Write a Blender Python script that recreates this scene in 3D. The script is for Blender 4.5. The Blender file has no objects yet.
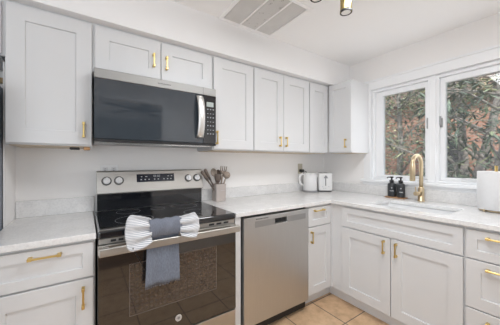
import bpy, bmesh, math, random
from mathutils import Vector, Matrix

random.seed(7)
SC = bpy.context.scene
COL = SC.collection
PI = math.pi

# ------------------------------------------------------------------ camera
cam_d = bpy.data.cameras.new('camera')
cam = bpy.data.objects.new('camera', cam_d)
COL.objects.link(cam)
cam.location = (-0.0447, -2.058, 1.2663)
cam.rotation_euler = (PI / 2, 0, -0.5962)
cam_d.sensor_width = 36.0
cam_d.lens = 242.09 / 500 * 36
cam_d.shift_y = -0.0023
cam_d.clip_start = 0.02
SC.camera = cam

# ------------------------------------------------------------------ colour management
SC.view_settings.view_transform = 'Standard'
SC.view_settings.look = 'None'
SC.view_settings.gamma = 1
SC.view_settings.use_curve_mapping = False
SC.view_settings.exposure = 0.08

# ------------------------------------------------------------------ world and lights
world = bpy.data.worlds.new('sky')
SC.world = world
world.use_nodes = True
wn = world.node_tree.nodes
wl = world.node_tree.links
wn.clear()
w_out = wn.new('ShaderNodeOutputWorld')
w_bg = wn.new('ShaderNodeBackground')
w_sky = wn.new('ShaderNodeTexSky')
w_sky.sky_type = 'PREETHAM'
w_sky.turbidity = 5.0
w_sky.sun_direction = (0.35, 0.75, 0.62)
w_mix = wn.new('ShaderNodeMixRGB')
w_mix.inputs[0].default_value = 0.65
w_mix.inputs[2].default_value = (0.86, 0.93, 1.0, 1)
wl.new(w_sky.outputs[0], w_mix.inputs[1])
wl.new(w_mix.outputs[0], w_bg.inputs[0])
w_bg.inputs[1].default_value = 1.5
wl.new(w_bg.outputs[0], w_out.inputs[0])

SC.cycles.max_bounces = 10
SC.cycles.diffuse_bounces = 6
SC.cycles.transparent_max_bounces = 24
SC.cycles.sample_clamp_indirect = 6.0


def lamp(name, kind, loc, energy, color=(1, 1, 1), target=None, size=None, size_y=None, **kw):
    d = bpy.data.lights.new(name, kind)
    d.energy = energy
    d.color = color
    if kind == 'AREA':
        d.shape = 'RECTANGLE'
        d.size = size
        d.size_y = size_y or size
    elif size is not None:
        d.shadow_soft_size = size
    for k, v in kw.items():
        setattr(d, k, v)
    o = bpy.data.objects.new(name, d)
    COL.objects.link(o)
    o.location = loc
    if target is not None:
        o.rotation_euler = (Vector(target) - Vector(loc)).to_track_quat('-Z', 'Y').to_euler()
    return o


# sun outside, over the garden
lamp('sun', 'SUN', (6, 4, 8), 5.5, (1, 0.95, 0.86), target=(6 + 0.65, 4 + 0.55, 8 - 0.80), angle=0.02)
# fill added behind and left of the camera, then daylight through the kitchen window
lamp('rear_fill', 'AREA', (-0.78, -2.50, 1.5), 7.8, (0.84, 0.92, 1.0), (-0.55, 0, 1.4), 1.15, 1.2)
lamp('left_fill', 'AREA', (-1.52, -1.55, 1.25), 1.0, (0.95, 0.97, 1.0), (2.5, -1.4, 1.3), 1.5, 2.0)
lamp('kitchen_window_daylight', 'AREA', (2.502, -1.21, 1.54), 3.0, (0.97, 0.98, 1.0), (0.5, -1.2, 1.45), 1.0, 0.8)
# fill added in the room beyond to show its fan in the microwave glass
lamp('far_room_fill', 'AREA', (-1.4, -5.0, 1.3), 34, (0.93, 0.97, 1.0), (1.0, -3.6, 1.6), 1.6, 1.6)
# added overhead fill without a fixture, over the middle of the floor
lamp('overhead_fill', 'AREA', (0.95, -1.50, 2.30), 19.5, (0.96, 0.98, 1.0), (0.95, -1.50, 0), 0.9, 0.5)


# ------------------------------------------------------------------ materials
def new_mat(name):
    m = bpy.data.materials.new(name)
    m.use_nodes = True
    nt = m.node_tree
    b = nt.nodes.get('Principled BSDF')
    return m, nt, b


def tex_coord(nt, which='Object', scale=(1, 1, 1), rot=(0, 0, 0), loc=(0, 0, 0)):
    tc = nt.nodes.new('ShaderNodeTexCoord')
    mp = nt.nodes.new('ShaderNodeMapping')
    mp.inputs['Scale'].default_value = scale
    mp.inputs['Rotation'].default_value = rot
    mp.inputs['Location'].default_value = loc
    nt.links.new(tc.outputs[which], mp.inputs[0])
    return mp.outputs[0]


def noise(nt, vec, scale, detail=3, rough=0.5):
    n = nt.nodes.new('ShaderNodeTexNoise')
    n.inputs['Scale'].default_value = scale
    n.inputs['Detail'].default_value = detail
    n.inputs['Roughness'].default_value = rough
    nt.links.new(vec, n.inputs['Vector'])
    return n.outputs['Fac']


def ramp(nt, fac, stops):
    r = nt.nodes.new('ShaderNodeValToRGB')
    els = r.color_ramp.elements
    while len(els) > 1:
        els.remove(els[-1])
    els[0].position, els[0].color = stops[0][0], (*stops[0][1], 1)
    for p, c in stops[1:]:
        e = els.new(p)
        e.color = (*c, 1)
    nt.links.new(fac, r.inputs[0])
    return r.outputs[0]


def bump(nt, b, height, strength, dist=0.01):
    bp = nt.nodes.new('ShaderNodeBump')
    bp.inputs['Strength'].default_value = strength
    bp.inputs['Distance'].default_value = dist
    nt.links.new(height, bp.inputs['Height'])
    nt.links.new(bp.outputs[0], b.inputs['Normal'])


def plain(name, col, rough=0.5, metal=0.0, var=0.03, nscale=6.0, spec=0.5, coat=0.0, bmp=0.0, bscale=200):
    m, nt, b = new_mat(name)
    v = tex_coord(nt)
    f = noise(nt, v, nscale)
    lo = tuple(max(0, c * (1 - var)) for c in col)
    hi = tuple(min(1, c * (1 + var)) for c in col)
    nt.links.new(ramp(nt, f, [(0.3, lo), (0.7, hi)]), b.inputs['Base Color'])
    b.inputs['Roughness'].default_value = rough
    b.inputs['Metallic'].default_value = metal
    b.inputs['Specular IOR Level'].default_value = spec
    b.inputs['Coat Weight'].default_value = coat
    if bmp:
        bump(nt, b, noise(nt, v, bscale, 2), bmp, 0.002)
    return m


def brushed(name, col, rough=0.3, axis='x', metal=1.0):
    m, nt, b = new_mat(name)
    sc = {'x': (2, 120, 240), 'z': (240, 120, 2), 'y': (120, 2, 240)}[axis]
    v = tex_coord(nt, 'Object', sc)
    f = noise(nt, v, 3.0, 4)
    lo = tuple(c * 0.93 for c in col)
    hi = tuple(min(1, c * 1.05) for c in col)
    nt.links.new(ramp(nt, f, [(0.25, lo), (0.75, hi)]), b.inputs['Base Color'])
    rr = nt.nodes.new('ShaderNodeMapRange')
    rr.inputs['To Min'].default_value = rough - 0.04
    rr.inputs['To Max'].default_value = rough + 0.08
    nt.links.new(f, rr.inputs[0])
    nt.links.new(rr.outputs[0], b.inputs['Roughness'])
    b.inputs['Metallic'].default_value = metal
    return m


M = {}
M['wall'] = plain('wall_paint', (0.925, 0.91, 0.90), 0.7, var=0.015, nscale=2, bmp=0.06, bscale=140)
M['ceiling'] = plain('ceiling_paint', (0.94, 0.935, 0.93), 0.8, var=0.012, nscale=2, bmp=0.08, bscale=120)
M['soffit'] = plain('soffit_paint', (0.89, 0.885, 0.885), 0.7, var=0.012, nscale=2, bmp=0.06, bscale=140)
M['cab'] = plain('cabinet_paint', (0.695, 0.70, 0.708), 0.36, var=0.01, nscale=3)
M['cab_in'] = plain('cabinet_carcass', (0.70, 0.705, 0.71), 0.45, var=0.015)
M['ply'] = plain('cabinet_underside_wood', (0.62, 0.52, 0.40), 0.6, var=0.12, nscale=20)
M['trim'] = plain('window_trim_paint', (0.90, 0.91, 0.925), 0.35, var=0.01)
M['gold'] = brushed('brushed_gold', (0.72, 0.53, 0.21), 0.30)
M['brass'] = brushed('champagne_brass', (0.62, 0.50, 0.33), 0.28, 'z')
M['brass_lamp'] = brushed('lamp_brass', (0.44, 0.35, 0.17), 0.30, 'z')
M['steel'] = brushed('stainless_steel', (0.53, 0.515, 0.49), 0.36)
M['steel_door'] = brushed('stainless_door', (0.585, 0.585, 0.58), 0.36, 'z')
M['steel_trim'] = brushed('microwave_trim_steel', (0.36, 0.355, 0.345), 0.5, 'x', 0.7)
M['steel_dark'] = brushed('darker_stainless', (0.42, 0.42, 0.42), 0.4)  # darker stainless for appliance bodies, sash locks and handle strips
M['steel_light'] = brushed('light_stainless', (0.80, 0.79, 0.77), 0.42, 'z')
M['chrome'] = plain('bright_steel', (0.82, 0.82, 0.82), 0.18, 1.0, var=0.02)
M['black_glass'] = plain('black_glass', (0.010, 0.011, 0.014), 0.06, var=0.1, spec=0.75, coat=0.3)
M['cooktop'] = plain('ceramic_cooktop', (0.008, 0.009, 0.012), 0.07, var=0.1, spec=0.8, coat=0.4)
M['oven_glass'] = plain('oven_door_glass', (0.020, 0.016, 0.014), 0.05, var=0.1, spec=0.9, coat=0.6)
M['micro_glass'] = plain('microwave_glass', (0.040, 0.050, 0.062), 0.05, var=0.06, spec=0.75, coat=0.4)
M['black'] = plain('black_plastic', (0.018, 0.018, 0.02), 0.4, var=0.1)
M['dark'] = plain('dark_gap', (0.012, 0.012, 0.013), 0.6, var=0.1)
M['grey_plastic'] = plain('grey_plastic', (0.30, 0.30, 0.31), 0.45)
M['mark'] = plain('printed_mark', (0.62, 0.64, 0.66), 0.5)
M['key'] = plain('key_print', (0.34, 0.36, 0.38), 0.5)
M['border'] = plain('oven_window_border', (0.12, 0.10, 0.09), 0.3)
M['mark_dark'] = plain('dark_printed_mark', (0.12, 0.12, 0.12), 0.5)
M['display'] = plain('display_navy', (0.018, 0.022, 0.035), 0.12, var=0.1)
M['lcd'] = plain('lcd_grey_green', (0.42, 0.47, 0.45), 0.3)
M['white_plastic'] = plain('white_plastic', (0.82, 0.82, 0.82), 0.28, var=0.01, coat=0.2)
M['kettle'] = plain('kettle_enamel', (0.82, 0.82, 0.825), 0.25, var=0.01, coat=0.3)
M['knob_face'] = plain('silver_knob_face', (0.80, 0.80, 0.81), 0.28, 0.6)
M['sink'] = plain('white_composite_sink', (0.86, 0.87, 0.88), 0.22, var=0.01, coat=0.3)
M['taupe'] = plain('taupe_ceramic', (0.50, 0.44, 0.41), 0.5, var=0.04, nscale=14)
M['wood'] = plain('walnut_utensil', (0.155, 0.12, 0.10), 0.55, var=0.25, nscale=30)
M['wood_light'] = plain('pale_wood_utensil', (0.34, 0.275, 0.225), 0.55, var=0.2, nscale=30)
M['tray'] = plain('acacia_tray', (0.46, 0.27, 0.15), 0.5, var=0.2, nscale=24)
M['bottle'] = plain('matte_black_bottle', (0.030, 0.033, 0.037), 0.42, var=0.08)
M['paper'] = plain('paper_towel', (0.76, 0.76, 0.765), 0.9, var=0.015, nscale=40, bmp=0.25, bscale=260)
M['outlet'] = plain('outlet_plate', (0.96, 0.96, 0.96), 0.35, var=0.01)
M['outlet_beige'] = plain('beige_outlet_plate', (0.56, 0.52, 0.43), 0.4, var=0.02)
M['fridge'] = plain('fridge_grey', (0.27, 0.30, 0.345), 0.45, 0.0, var=0.04)
M['tan'] = plain('tan_wood', (0.45, 0.30, 0.15), 0.6, var=0.15, nscale=20)
M['copper'] = plain('copper_fitting', (0.45, 0.25, 0.12), 0.35, 0.8)
M['fan'] = plain('fan_blade', (0.035, 0.028, 0.024), 0.4, var=0.15)
M['far_wall'] = plain('far_room_wall', (0.40, 0.44, 0.45), 0.8, var=0.02)
M['lens'] = plain('lamp_lens', (0.9, 0.9, 0.88), 0.4)


def quartz():
    m, nt, b = new_mat('grey_quartz')
    v = tex_coord(nt)
    f1 = noise(nt, v, 95, 4, 0.65)
    f2 = noise(nt, v, 9, 5, 0.6)
    c1 = ramp(nt, f1, [(0.34, (0.74, 0.735, 0.735)), (0.5, (0.81, 0.805, 0.80)), (0.68, (0.85, 0.845, 0.84))])
    c2 = ramp(nt, f2, [(0.42, (0.94, 0.94, 0.94)), (0.5, (0.88, 0.88, 0.88)), (0.56, (1.0, 1.0, 1.0))])
    mx = nt.nodes.new('ShaderNodeMixRGB')
    mx.blend_type = 'MULTIPLY'
    mx.inputs[0].default_value = 0.55
    nt.links.new(c1, mx.inputs[1])
    nt.links.new(c2, mx.inputs[2])
    nt.links.new(mx.outputs[0], b.inputs['Base Color'])
    b.inputs['Roughness'].default_value = 0.20
    return m


M['quartz'] = quartz()


def tile_floor():
    m, nt, b = new_mat('tan_ceramic_tile')
    s = 0.333
    v = tex_coord(nt, 'Object', (1, 1, 1), loc=(-1.302, 0.577, 0))
    br = nt.nodes.new('ShaderNodeTexBrick')
    br.offset = 0.0
    br.squash = 1.0
    br.inputs['Scale'].default_value = 1.0
    br.inputs['Mortar Size'].default_value = 0.0045
    br.inputs['Mortar Smooth'].default_value = 0.15
    br.inputs['Brick Width'].default_value = s
    br.inputs['Row Height'].default_value = s
    br.inputs['Color1'].default_value = (0.64, 0.43, 0.26, 1)
    br.inputs['Color2'].default_value = (0.70, 0.485, 0.30, 1)
    br.inputs['Mortar'].default_value = (0.13, 0.10, 0.085, 1)
    nt.links.new(v, br.inputs['Vector'])
    f = noise(nt, v, 11, 5, 0.65)
    c = ramp(nt, f, [(0.3, (0.72, 0.68, 0.64)), (0.5, (1, 1, 1)), (0.72, (1.18, 1.22, 1.28))])
    mx = nt.nodes.new('ShaderNodeMixRGB')
    mx.blend_type = 'MULTIPLY'
    mx.inputs[0].default_value = 0.9
    nt.links.new(br.outputs['Color'], mx.inputs[1])
    nt.links.new(c, mx.inputs[2])
    nt.links.new(mx.outputs[0], b.inputs['Base Color'])
    b.inputs['Roughness'].default_value = 0.35
    bump(nt, b, br.outputs['Fac'], -0.4, 0.004)
    return m


def plank_floor():
    m, nt, b = new_mat('dark_wood_planks')
    v = tex_coord(nt)
    br = nt.nodes.new('ShaderNodeTexBrick')
    br.inputs['Scale'].default_value = 1.0
    br.inputs['Mortar Size'].default_value = 0.002
    br.inputs['Brick Width'].default_value = 1.2
    br.inputs['Row Height'].default_value = 0.12
    br.inputs['Color1'].default_value = (0.28, 0.16, 0.10, 1)
    br.inputs['Color2'].default_value = (0.19, 0.11, 0.07, 1)
    br.inputs['Mortar'].default_value = (0.03, 0.02, 0.015, 1)
    nt.links.new(v, br.inputs['Vector'])
    nt.links.new(br.outputs['Color'], b.inputs['Base Color'])
    b.inputs['Roughness'].default_value = 0.35
    return m


def brick_wall():
    m, nt, b = new_mat('red_brick')
    v = tex_coord(nt, 'Generated')
    tc = nt.nodes.new('ShaderNodeTexCoord')
    mp = nt.nodes.new('ShaderNodeMapping')
    mp.inputs['Rotation'].default_value = (0, 0, 0)
    sep = nt.nodes.new('ShaderNodeSeparateXYZ')
    cmb = nt.nodes.new('ShaderNodeCombineXYZ')
    nt.links.new(tc.outputs['Object'], sep.inputs[0])
    ad = nt.nodes.new('ShaderNodeMath')
    nt.links.new(sep.outputs['X'], ad.inputs[0])
    nt.links.new(sep.outputs['Y'], ad.inputs[1])
    nt.links.new(ad.outputs[0], cmb.inputs[0])
    nt.links.new(sep.outputs['Z'], cmb.inputs[1])
    br = nt.nodes.new('ShaderNodeTexBrick')
    br.inputs['Scale'].default_value = 1.0
    br.inputs['Mortar Size'].default_value = 0.008
    br.inputs['Brick Width'].default_value = 0.22
    br.inputs['Row Height'].default_value = 0.075
    br.inputs['Color1'].default_value = (0.60, 0.30, 0.21, 1)
    br.inputs['Color2'].default_value = (0.52, 0.26, 0.185, 1)
    br.inputs['Mortar'].default_value = (0.55, 0.42, 0.35, 1)
    nt.links.new(cmb.outputs[0], br.inputs['Vector'])
    nt.links.new(br.outputs['Color'], b.inputs['Base Color'])
    b.inputs['Roughness'].default_value = 0.85
    return m


def leaf_mat(name, a, c):
    m, nt, b = new_mat(name)
    g = nt.nodes.new('ShaderNodeNewGeometry')
    nt.links.new(ramp(nt, g.outputs['Random Per Island'], [(0.0, a), (0.75, c), (1.0, tuple(min(1, x * 1.5 + 0.02) for x in c))]), b.inputs['Base Color'])
    b.inputs['Roughness'].default_value = 0.45
    return m


def oven_window():
    m, nt, b = new_mat('dotted_oven_window')
    v = tex_coord(nt, 'Object', (70, 70, 70))
    vo = nt.nodes.new('ShaderNodeTexVoronoi')
    vo.inputs['Randomness'].default_value = 0.0
    vo.inputs['Scale'].default_value = 0.6
    nt.links.new(v, vo.inputs['Vector'])
    nt.links.new(ramp(nt, vo.outputs['Distance'], [(0.30, (0.050, 0.038, 0.034)), (0.42, (0.034, 0.027, 0.025))]), b.inputs['Base Color'])
    b.inputs['Roughness'].default_value = 0.06
    b.inputs['Specular IOR Level'].default_value = 0.9
    b.inputs['Coat Weight'].default_value = 0.6
    return m


def stripes(name, axis, a, c, freq):
    m, nt, b = new_mat(name)
    v = tex_coord(nt, 'Object')
    w = nt.nodes.new('ShaderNodeTexWave')
    w.wave_type = 'BANDS'
    w.bands_direction = axis
    w.inputs['Scale'].default_value = freq
    w.inputs['Distortion'].default_value = 1.2
    w.inputs['Detail Scale'].default_value = 0.6
    nt.links.new(v, w.inputs['Vector'])
    nt.links.new(ramp(nt, w.outputs['Fac'], [(0.25, a), (0.6, c)]), b.inputs['Base Color'])
    b.inputs['Roughness'].default_value = 0.9
    return m


def cloth(name, a, c):
    m, nt, b = new_mat(name)
    v = tex_coord(nt, 'Object', (1, 1, 0.25))
    f = noise(nt, v, 260, 3, 0.7)
    nt.links.new(ramp(nt, f, [(0.3, a), (0.7, c)]), b.inputs['Base Color'])
    b.inputs['Roughness'].default_value = 0.95
    bump(nt, b, f, 0.5, 0.002)
    return m


def pane(name, tint, refl, haze, hcol=(0.75, 0.76, 0.78)):
    m = bpy.data.materials.new(name)
    m.use_nodes = True
    nt = m.node_tree
    nt.nodes.clear()
    out = nt.nodes.new('ShaderNodeOutputMaterial')
    tr = nt.nodes.new('ShaderNodeBsdfTransparent')
    tr.inputs[0].default_value = (*tint, 1)
    gl = nt.nodes.new('ShaderNodeBsdfGlossy')
    gl.inputs['Roughness'].default_value = 0.02
    df = nt.nodes.new('ShaderNodeBsdfDiffuse')
    df.inputs[0].default_value = (*hcol, 1)
    m1 = nt.nodes.new('ShaderNodeMixShader')
    m1.inputs[0].default_value = haze
    m2 = nt.nodes.new('ShaderNodeMixShader')
    m2.inputs[0].default_value = refl
    nt.links.new(tr.outputs[0], m1.inputs[1])
    nt.links.new(df.outputs[0], m1.inputs[2])
    nt.links.new(m1.outputs[0], m2.inputs[1])
    nt.links.new(gl.outputs[0], m2.inputs[2])
    nt.links.new(m2.outputs[0], out.inputs[0])
    return m


def vent_mat():
    m, nt, b = new_mat('vent_grille_paint')
    v = tex_coord(nt, 'Object')
    f = noise(nt, v, 8, 3)
    nt.links.new(ramp(nt, f, [(0.3, (0.68, 0.67, 0.655)), (0.7, (0.74, 0.73, 0.715))]), b.inputs['Base Color'])
    b.inputs['Roughness'].default_value = 0.6
    return m


M['tile'] = tile_floor()
M['planks'] = plank_floor()
M['brick'] = brick_wall()
M['oven_window'] = oven_window()
M['stripe'] = stripes('striped_linen', 'Z', (0.36, 0.38, 0.43), (0.80, 0.80, 0.80), 42)
M['towel'] = cloth('blue_grey_terry', (0.135, 0.155, 0.20), (0.22, 0.245, 0.30))
M['towel_wrap'] = cloth('slate_linen', (0.135, 0.15, 0.19), (0.21, 0.23, 0.28))
M['pane'] = pane('window_glass', (0.96, 0.97, 0.97), 0.05, 0.02)
M['screen'] = pane('insect_screen', (0.93, 0.93, 0.93), 0.0, 0.08, (0.30, 0.31, 0.32))
M['vent'] = vent_mat()


def vent_dusty():
    m, nt, b = new_mat('dusty_vent_grille')
    v = tex_coord(nt, 'Object', (1, 0.6, 1))
    f = noise(nt, v, 38, 3, 0.6)
    nt.links.new(ramp(nt, f, [(0.60, (0.71, 0.70, 0.685)), (0.67, (0.47, 0.46, 0.445))]), b.inputs['Base Color'])
    b.inputs['Roughness'].default_value = 0.7
    return m


M['vent_dusty'] = vent_dusty()
M['leaf_dark'] = leaf_mat('dark_leaves', (0.05, 0.085, 0.06), (0.15, 0.20, 0.14))
M['leaf_mid'] = leaf_mat('mid_leaves', (0.10, 0.15, 0.08), (0.28, 0.34, 0.20))
M['leaf_light'] = leaf_mat('yellow_green_leaves', (0.30, 0.36, 0.16), (0.66, 0.68, 0.40))
M['bark'] = plain('grey_bark', (0.30, 0.27, 0.25), 0.85, var=0.3, nscale=18)
M['soil'] = plain('garden_soil', (0.16, 0.13, 0.09), 0.9, var=0.25, nscale=6)
M['roof'] = plain('brown_roof_shingle', (0.20, 0.13, 0.10), 0.85, var=0.2, nscale=9)


# ------------------------------------------------------------------ mesh helpers
class MB:
    """collects shapes (world coordinates) and links them as one mesh object"""

    def __init__(self):
        self.bm = bmesh.new()

    def _add(self, verts, faces, smooth=False):
        vs = [self.bm.verts.new(v) for v in verts]
        for f in faces:
            try:
                fc = self.bm.faces.new([vs[i] for i in f])
                fc.smooth = smooth
            except ValueError:
                pass
        return vs

    def box(self, x0, x1, y0, y1, z0, z1, bev=0.0, seg=2, fn=None):
        t = bmesh.new()
        bmesh.ops.create_cube(t, size=1)
        for v in t.verts:
            v.co = Vector(((x0 + x1) / 2 + v.co.x * (x1 - x0), (y0 + y1) / 2 + v.co.y * (y1 - y0), (z0 + z1) / 2 + v.co.z * (z1 - z0)))
        if bev:
            bmesh.ops.bevel(t, geom=list(t.edges), offset=bev, segments=seg, affect='EDGES', profile=0.5)
        self.merge(t, fn)
        return self

    def merge(self, t, fn=None, smooth=False):
        t.verts.ensure_lookup_table()
        t.verts.index_update()
        vs = [self.bm.verts.new(fn(*v.co) if fn else v.co) for v in t.verts]
        for f in t.faces:
            nf = self.bm.faces.new([vs[v.index] for v in f.verts])
            nf.smooth = smooth or f.smooth
        t.free()

    def tube(self, pts, r, seg=12, cap=True):
        pts = [Vector(p) for p in pts]
        n = len(pts)
        rs = r if isinstance(r, (list, tuple)) else [r] * n
        rings = []
        up = None
        for i, p in enumerate(pts):
            d = (pts[min(i + 1, n - 1)] - pts[max(i - 1, 0)]).normalized()
            if up is None:
                a = Vector((0, 0, 1)) if abs(d.z) < 0.9 else Vector((1, 0, 0))
                up = (a - d * a.dot(d)).normalized()
            else:
                up = (up - d * up.dot(d)).normalized()
            s = d.cross(up)
            rings.append([self.bm.verts.new(p + (up * math.cos(2 * PI * k / seg) + s * math.sin(2 * PI * k / seg)) * rs[i]) for k in range(seg)])
        for i in range(n - 1):
            for k in range(seg):
                f = self.bm.faces.new([rings[i][k], rings[i][(k + 1) % seg], rings[i + 1][(k + 1) % seg], rings[i + 1][k]])
                f.smooth = True
        if cap:
            self.bm.faces.new(list(reversed(rings[0])))
            self.bm.faces.new(rings[-1])
        return self

    def cyl(self, p0, p1, r, seg=24):
        return self.tube([p0, p1], r, seg)

    def lathe(self, c, prof, seg=32, axis='z', smooth=True, cap=True):
        """prof = [(radius, height)...] about an axis through c"""
        rings = []
        for r, h in prof:
            ring = []
            for k in range(seg):
                a = 2 * PI * k / seg
                if axis == 'z':
                    co = (c[0] + r * math.cos(a), c[1] + r * math.sin(a), c[2] + h)
                elif axis == 'y':
                    co = (c[0] + r * math.cos(a), c[1] - h, c[2] + r * math.sin(a))
                else:
                    co = (c[0] - h, c[1] + r * math.cos(a), c[2] + r * math.sin(a))
                ring.append(self.bm.verts.new(co))
            rings.append(ring)
        for i in range(len(rings) - 1):
            for k in range(seg):
                f = self.bm.faces.new([rings[i][k], rings[i][(k + 1) % seg], rings[i + 1][(k + 1) % seg], rings[i + 1][k]])
                f.smooth = smooth
        if cap:
            self.bm.faces.new(list(reversed(rings[0])))
            self.bm.faces.new(rings[-1])
        return self

    def shaker(self, u0, u1, w0, w1, fn, thick=0.019, stile=0.072, deep=0.0095, ch=0.0018):
        """one door or drawer front: a frame round a sunk flat panel; (u, w, outward) -> fn"""
        def ring(du, d):
            return [(u0 + du, w0 + du, d), (u1 - du, w0 + du, d), (u1 - du, w1 - du, d), (u0 + du, w1 - du, d)]
        rings = [ring(0, 0), ring(0, thick - ch), ring(ch, thick), ring(stile, thick), ring(stile + 0.0025, thick - deep)]
        verts = [self.bm.verts.new(fn(*p)) for r in rings for p in r]
        for i in range(4):
            for k in range(4):
                a, b_ = i * 4 + k, i * 4 + (k + 1) % 4
                self.bm.faces.new([verts[a], verts[b_], verts[b_ + 4], verts[a + 4]])
        self.bm.faces.new(verts[16:20])
        self.bm.faces.new(list(reversed(verts[0:4])))
        return self

    def sheet(self, grid, thick=0.0):
        """grid of points -> smooth surface, given thickness along its normal"""
        R, C_ = len(grid), len(grid[0])
        t = bmesh.new()
        vs = [[t.verts.new(p) for p in row] for row in grid]
        for i in range(R - 1):
            for j in range(C_ - 1):
                t.faces.new([vs[i][j], vs[i][j + 1], vs[i + 1][j + 1], vs[i + 1][j]]).smooth = True
        t.normal_update()
        if thick:
            bmesh.ops.solidify(t, geom=list(t.faces), thickness=thick)
        for f in t.faces:
            f.smooth = True
        self.merge(t)
        return self

    def build(self, name, mat, parent=None, recalc=True, **props):
        if recalc:
            bmesh.ops.recalc_face_normals(self.bm, faces=list(self.bm.faces))
        me = bpy.data.meshes.new(name)
        if parent is not None:
            off = world_loc(parent)
            for v in self.bm.verts:
                v.co -= off
        self.bm.to_mesh(me)
        self.bm.free()
        for m in (mat if isinstance(mat, (list, tuple)) else [mat]):
            me.materials.append(m)
        o = bpy.data.objects.new(name, me)
        COL.objects.link(o)
        if parent is not None:
            o.parent = parent
        for k, v in props.items():
            o[k] = v
        return o


def world_loc(o):
    v = Vector(o.location)
    while o.parent is not None:
        o = o.parent
        v += Vector(o.location)
    return v


def thing(name, label, cat, loc, group=None):
    o = bpy.data.objects.new(name, None)
    o.empty_display_size = 0.05
    COL.objects.link(o)
    o.location = loc
    o['label'] = label
    o['category'] = cat
    if group:
        o['group'] = group
    return o


def tag(o, label, cat, group=None):
    o['label'] = label
    o['category'] = cat
    if group:
        o['group'] = group
    return o


def struct(name, mb, mat, parent=None):
    o = mb.build(name, mat, parent)
    if parent is None:
        o['kind'] = 'structure'
    return o


def back(y0):
    return lambda u, w, d: (u, y0 - d, w)


def right(x0):
    return lambda u, w, d: (x0 - d, u, w)


def rot_about(c, ang, tilt=None):
    R_ = Matrix.Rotation(ang, 3, 'Z')
    c = Vector(c)
    return lambda x, y, z: c + R_ @ Vector((x, y, z))


# ------------------------------------------------------------------ the room
ZC = 2.373
XR = 2.5
b = MB(); b.box(-1.62, XR + 0.0, -2.55, 0.0, -0.06, 0.0)
struct('floor', b, M['tile'])
b = MB(); b.box(-2.7, XR, -6.1, -2.55, -0.06, 0.0)
struct('floor_rear', b, M['planks'])
b = MB(); b.box(-2.75, XR + 0.14, -6.15, 0.12, ZC, ZC + 0.1)
struct('ceiling', b, M['ceiling'])
b = MB(); b.box(-1.75, XR + 0.14, 0.0, 0.12, -0.06, ZC)
struct('wall_back', b, M['wall'])
# right wall with the window opening
WY0, WY1, WZ0, WZ1 = -1.755, -0.640, 1.075, 2.030
b = MB()
b.box(XR, XR + 0.14, -6.1, WY0, -0.06, ZC)
b.box(XR, XR + 0.14, WY1, 0.0, -0.06, ZC)
b.box(XR, XR + 0.14, WY0, WY1, -0.06, WZ0)
b.box(XR, XR + 0.14, WY0, WY1, WZ1, ZC)
struct('wall_right', b, M['wall'])
# left wall with an opening added for daylight fill
b = MB()
b.box(-1.74, -1.62, -0.75, 0.0, -0.06, ZC)
b.box(-1.74, -1.62, -2.55, -2.35, -0.06, ZC)
b.box(-1.74, -1.62, -2.35, -0.75, 2.2, ZC)
struct('wall_left', b, M['wall'])
# rear wall: opening added behind the camera for daylight fill, cased opening to the next room
b = MB()
b.box(-1.74, -1.38, -2.67, -2.55, 0, ZC)
b.box(-1.38, -0.18, -2.67, -2.55, 0, 0.88)
b.box(-1.38, -0.18, -2.67, -2.55, 2.12, ZC)
b.box(-0.18, 0.0, -2.67, -2.55, 0, ZC)
b.box(0.0, 0.93, -2.67, -2.55, 2.12, ZC)
b.box(0.93, XR, -2.67, -2.55, 0, ZC)
struct('wall_rear', b, M['wall'])
b = MB()
b.box(-2.7, XR, -6.12, -6.0, 0, ZC)
b.box(-2.72, -2.6, -6.0, -2.67, 0, ZC)
b.box(-2.6, -1.74, -2.67, -2.55, 0, ZC)
struct('wall_far_room', b, M['far_wall'])
b = MB()
b.box(0.93, 0.99, -2.55, -2.535, 0, 2.18, 0.002, 1)
b.box(-0.06, 0.0, -2.55, -2.535, 0, 2.18, 0.002, 1)
b.box(0.0, 0.93, -2.55, -2.535, 2.12, 2.18, 0.002, 1)
struct('trim_5', b, M['trim'])
b = MB(); b.box(-1.62, XR, -0.377, 0.0, 2.105, ZC)
struct('soffit', b, M['soffit'])
# short end panel between the counter and the fridge
b = MB(); b.box(-0.4115, -0.405, -0.243, 0.0, 0.0, 1.80)
struct('wall_stub', b, M['wall'])

# window casing and stool
b = MB()
b.box(2.482, 2.5, -0.640, -0.558, 1.076, 2.03, 0.004)
b.box(2.482, 2.5, -1.84, -1.755, 1.076, 2.03, 0.004)
b.box(2.480, 2.5, -1.85, -0.553, 2.028, 2.110, 0.004)
b.box(2.468, 2.5, -1.865, -0.54, 2.108, 2.128, 0.005)
struct('trim_1', b, M['trim'])
b = MB()
b.box(2.452, 2.53, -1.87, -0.535, 1.047, 1.0765, 0.006)
b.box(2.482, 2.5, -1.85, -0.553, 1.014, 1.048, 0.003)
struct('trim_2', b, M['trim'])
b = MB()
b.box(2.5, 2.635, WY1 - 0.002, WY1 + 0.01, WZ0 - 0.01, WZ1 + 0.01)
b.box(2.5, 2.635, WY0 - 0.01, WY0 + 0.002, WZ0 - 0.01, WZ1 + 0.01)
b.box(2.5, 2.635, WY0, WY1, WZ1 - 0.002, WZ1 + 0.01)
b.box(2.5, 2.635, WY0, WY1, WZ0 - 0.02, WZ0 + 0.002)
struct('trim_3', b, M['trim'])


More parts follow.
